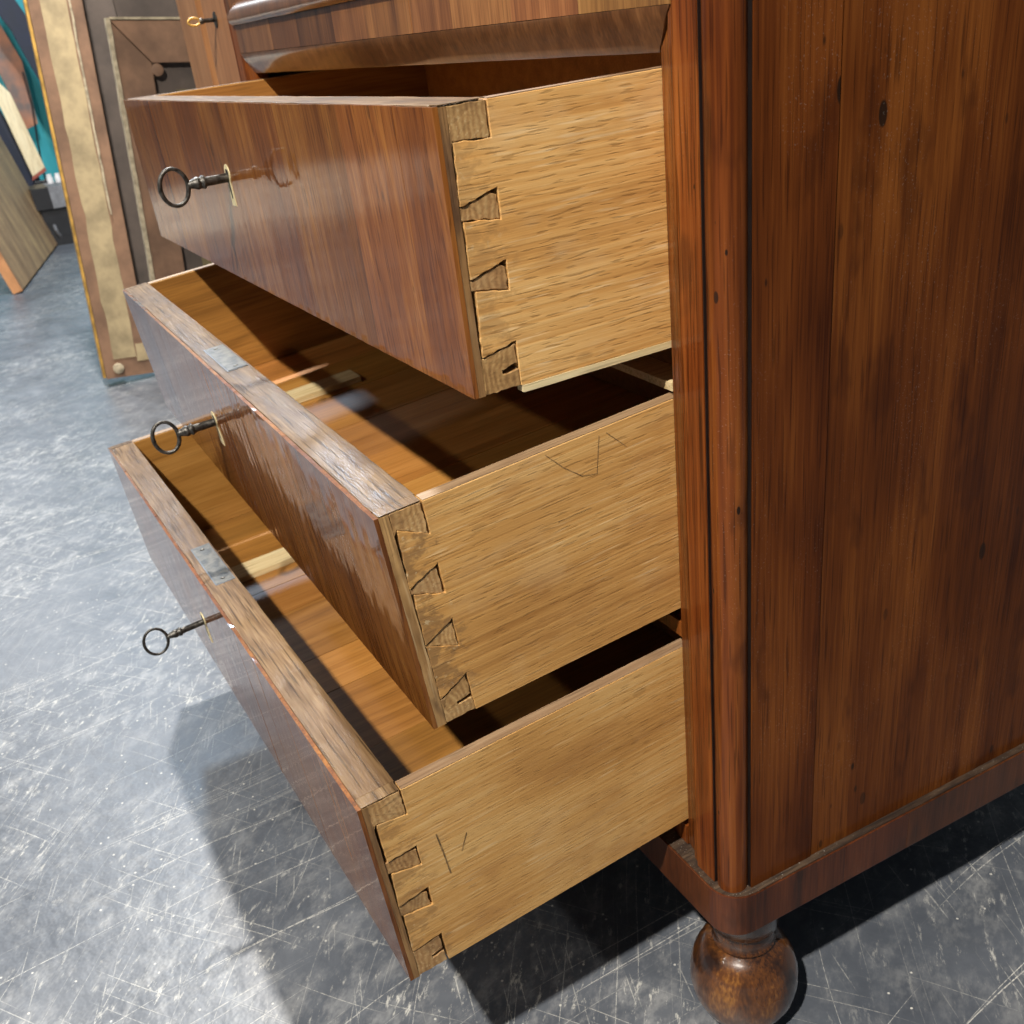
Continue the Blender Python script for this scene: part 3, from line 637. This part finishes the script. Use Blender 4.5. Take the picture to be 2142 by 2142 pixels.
ck = tag(empty('key', (-1.166, -0.0025, 0.806 + Z0)), 'small brass key in the door of the neighbouring cabinet, top left', 'key')
lathe('shank', [(0.0001, 0.008), (0.003, 0.008), (0.003, -0.016), (0.0042, -0.018), (0.0042, -0.021), (0.003, -0.023)], 'key_steel', ck, seg=14, axis='y')
tube('bow', [(0, -0.031 + 0.009 * math.cos(2 * math.pi * i / 24), 0.005 * math.sin(2 * math.pi * i / 24)) for i in range(24)], 0.0018, 'gilt_edge', ck, seg=8, closed=True)

# large picture frame seen from the back, leaning
f1 = tag(empty('picture_frame', (-2.90, 0.02, 0.0), (math.radians(-5.2), math.radians(-3.0), 0)), 'large leaning picture frame seen from behind, beige tape strip and gilt edge', 'frame')
f1.location = (-2.90, 0.30, 0.004)
def ragged(name, x, ya, yb, z0_, z1_, amp, mat, parent, th=0.0015, seed=0):
    bm = bmesh.new(); nn = 46; prev = None
    for i in range(nn + 1):
        z = z0_ + (z1_ - z0_) * i / nn
        ja = amp * (mnoise.noise(Vector((z * 9, seed, 0))) + 0.7 * mnoise.noise(Vector((z * 31, seed, 4)))); jb = amp * (mnoise.noise(Vector((z * 9, seed, 9))) + 0.8 * mnoise.noise(Vector((z * 34, seed, 7))))
        r = [bm.verts.new((xx, yy, z)) for xx, yy in ((x, ya + ja), (x + th, ya + ja), (x + th, yb + jb), (x, yb + jb))]
        if prev:
            for j in range(4): bm.faces.new((prev[j], prev[(j + 1) % 4], r[(j + 1) % 4], r[j]))
        else: bm.faces.new(r)
        prev = r
    bm.faces.new(prev[::-1])
    return link(name, done(bm, name), mat, parent)
L0 = -0.30   # left edge in local y
box('frame_member', (-0.030, 0.0, L0 + 0.004, L0 + 0.150, 0.0, 1.75), 'kraft_paper', f1, bev=0.004)
box('frame_member', (-0.030, 0.0, L0 + 0.1505, 0.0, 0.0, 0.125), 'kraft_paper', f1, bev=0.004)
box('frame_member', (-0.030, 0.0, L0 + 0.1505, 0.0, 1.60, 1.75), 'kraft_paper', f1, bev=0.004)
box('gilt_moulding', (-0.060, -0.0305, L0 - 0.004, L0 + 0.060, -0.002, 1.752), 'gilt_edge', f1, bev=0.006, seg=3)
box('backing', (-0.055, -0.040, L0 + 0.10, 0.0, 0.05, 1.70), 'canvas_back', f1, bev=0)
ragged('paper_tape', 0.0002, L0 + 0.036, L0 + 0.108, 0.06, 1.745, 0.006, 'tape_beige', f1, seed=2)
ragged('torn_ridge', 0.0008, L0 + 0.111, L0 + 0.117, 0.50, 1.745, 0.0028, 'canvas_edge', f1, th=0.005, seed=5)
ragged('paper_tape', 0.0002, L0 + 0.110, -0.02, 0.045, 0.100, 0.006, 'tape_beige', f1, seed=8)
fp = lathe('felt_pad', [(0.0001, 0.0), (0.017, 0.0), (0.017, 0.006), (0.013, 0.009), (0.0001, 0.010)], 'canvas_edge', f1, seg=20); fp.rotation_euler = (0, math.radians(90), 0); fp.location = (0.0015, L0 + 0.045, 0.030)
f1.location = (-2.90, 0.106, 0.001)

# smaller stretched canvas, back to us
f2 = tag(empty('stretched_canvas', (-2.40, 0.33, 0.0), (math.radians(-5.4), 0, 0)), 'smaller brown canvas on a mitred stretcher, back towards us, beside the drawers', 'canvas')
f2.location = (-2.40, 0.480, 0.038)
HY, L2 = 0.940, -0.545
def member(name, pts): return prism(name, pts, 'x', -0.022, 0.0, 'kraft_paper', f2, bev=0.002)
wm = 0.092
member('stretcher_bar', [(L2 + 0.006, 0.006), (L2 + 0.006, HY - 0.006), (L2 + wm, HY - wm - 0.010), (L2 + wm, wm)])
member('stretcher_bar', [(L2 + 0.0085, HY - 0.006), (-0.006, HY - 0.006), (-wm, HY - wm - 0.010), (L2 + wm + 0.0025, HY - wm - 0.010)])
member('stretcher_bar', [(-0.006, HY - 0.008), (-0.006, 0.006), (-wm, wm), (-wm, HY - wm - 0.012)])
member('stretcher_bar', [(L2 + 0.0085, 0.006), (L2 + wm + 0.002, wm), (-wm - 0.002, wm), (-0.0085, 0.006)])
box('canvas', (-0.034, -0.0225, L2, 0.0, 0.0, HY), 'canvas_back', f2, bev=0.002)
ragged('canvas_fold', -0.0222, L2 - 0.002, L2 + 0.008, 0.0, HY, 0.0018, 'canvas_edge', f2, th=0.027, seed=11)
box('canvas_fold', (-0.0222, 0.003, L2 + 0.009, 0.0, HY - 0.0035, HY + 0.002), 'canvas_edge', f2, bev=0.001)
pg = lathe('corner_peg', [(0.0001, 0.0), (0.016, 0.0), (0.015, 0.010), (0.011, 0.012), (0.0001, 0.012)], 'kraft_paper', f2, seg=18); pg.rotation_euler = (0, math.radians(90), 0); pg.location = (-0.010, L2 + wm + 0.012, HY - wm - 0.026)
box('patch', (-0.0223, -0.018, L2 + wm + 0.055, -wm - 0.02, wm + 0.03, HY - 0.165), 'olive_patch', f2, bev=0.001)

dp = box('standing_board', (-0.012, 0.012, 0.0, 0.62, 0.0, 1.70), 'canvas_back', bev=0.002); dp.location = (-2.70, 0.10, 0.0)
tag(dp, 'dark grey board standing upright behind the smaller canvas', 'board')
# far corner: leaning panel, boards, painting, box and cable
def slab(name, pts, x0, th, mat, label, cat, edge=None):
    """leaning board: outline in (y, z) at distance x0, real thickness th"""
    bm = prism_bm(pts, 'x', -th, 0.0); soften(bm, 0.004, 2)
    o = link(name, done(bm, name), mat); o.location = (x0, 0, 0)
    return tag(o, label, cat)
pn = empty('leaning_panel', (-5.0, -0.30, 0.0)); tag(pn, 'weathered grey brown wood panel leaning at the far left edge', 'panel')
# base runs back from (-5.0,-0.30) to (-6.47,0.02); it leans towards -y
bd = Vector((-1.47, 0.32, 0)).normalized(); ln = Vector((-0.05, -0.22, 0.975)).normalized(); nr = bd.cross(ln).normalized()
bm = bmesh.new(); L_, H_, t_ = 1.52, 1.35, 0.035
vv = [bm.verts.new(bd * a + ln * b + nr * c) for a in (0, L_) for b in (0.012, H_) for c in (0, -t_)]
for f in ((0, 1, 3, 2), (4, 6, 7, 5), (0, 4, 5, 1), (2, 3, 7, 6), (0, 2, 6, 4), (1, 5, 7, 3)): bm.faces.new([vv[i] for i in f])
soften(bm, 0.004, 2); link('panel_face', done(bm, 'panel_face'), 'weathered_plank', pn)
bm = bmesh.new()
vv = [bm.verts.new(bd * a + ln * b + nr * c) for a in (-0.022, -0.001) for b in (0.012, H_) for c in (0.002, -t_ - 0.01)]
for f in ((0, 1, 3, 2), (4, 6, 7, 5), (0, 4, 5, 1), (2, 3, 7, 6), (0, 2, 6, 4), (1, 5, 7, 3)): bm.faces.new([vv[i] for i in f])
link('edge_lipping', done(bm, 'edge_lipping'), 'orange_edge', pn)

yb = empty('pale_board', (-6.95, 0, 0)); tag(yb, 'pale yellow board with red ends leaning in front of the teal wall', 'board')
def ybox(name, pts, mat, th=0.04): bm = prism_bm(pts, 'x', -th, 0.0); soften(bm, 0.003, 2); return link(name, done(bm, name), mat, yb)
ybox('board', [(0.012, 0.362), (0.098, 0.402), (0.030, 0.845), (-0.145, 1.10), (-0.20, 1.06), (-0.052, 0.80)], 'pale_board')
ybox('red_end', [(0.004, 0.337), (0.102, 0.382), (0.098, 0.4015), (0.0115, 0.3615)], 'red_end')
ybox('support', [(0.012, 0.33), (0.095, 0.33), (0.085, 0.0), (0.02, 0.0)], 'black_plastic', 0.03)
dk = slab('dark_board', [(-0.32, 0.95), (-0.06, 0.80), (0.055, 0.34), (0.03, 0.02), (-0.30, 0.02)], -7.05, 0.03, 'navy_cloth', 'black board standing behind the pale yellow board', 'board')
slab('painting', [(0.176, 1.30), (0.254, 1.027), (0.235, 0.609), (0.145, 0.58), (0.10, 0.86), (0.02, 1.30), (0.05, 1.55), (0.12, 1.55)], -8.30, 0.03, 'sunset_paint', 'orange and grey painted board hung on the teal wall', 'painting')
slab('draped_cloth', [(0.27, 1.37), (0.308, 1.275), (0.324, 1.058), (0.283, 0.861), (0.245, 0.98), (0.19, 1.20), (0.13, 1.33), (0.10, 1.75), (0.20, 1.75)], -7.6, 0.03, 'navy_cloth', 'dark navy board leaning before the painting at the top left', 'board')
bxo = empty('metal_box', (-6.5, 0.05, 0)); tag(bxo, 'low grey and black box on the floor under the pale board', 'box')
box('casing', (-0.15, 0.15, -0.012, 0.10, 0.215, 0.335), 'grey_metal', bxo, bev=0.006); box('side_cover', (-0.148, 0.148, -0.11, -0.0125, 0.215, 0.335), 'black_plastic', bxo, bev=0.004)
box('stand', (-0.12, 0.12, -0.09, 0.08, 0.0, 0.2145), 'black_plastic', bxo, bev=0.004)
for i, yy in enumerate((0.125, 0.170)):
    t = lathe('white_jar', [(0.0001, 0), (0.018, 0), (0.019, 0.03), (0.014, 0.04), (0.015, 0.052), (0.0001, 0.054)], 'white_plastic', None, seg=18); t.location = (-6.58 + i * 0.02, yy - 0.045, 0.3355)
    tag(t, ('left' if i == 0 else 'right') + ' one of two small white jars on the grey box', 'jar', 'white jars on the grey box')
cpts = [(-6.45 + 0.10 * math.sin(i * 0.5), 0.02 + 0.012 * i - 0.05 * math.sin(i * 0.35), 0.010 + 0.11 * abs(math.sin(i * 0.22 + 1.4)) ** 2) for i in range(18)]
tag(tube('power_cable', cpts, 0.010, 'grey_metal', None), 'grey cable curling on the floor below the metal box', 'cable')
tag(tube('hanging_cord', [(-7.2, 0.155, 0.95), (-7.2, 0.150, 0.75), (-7.2, 0.12, 0.55), (-7.2, 0.10, 0.40), (-7.1, 0.09, 0.30)], 0.006, 'black_plastic', None), 'thin black cord hanging down before the teal wall', 'cord')
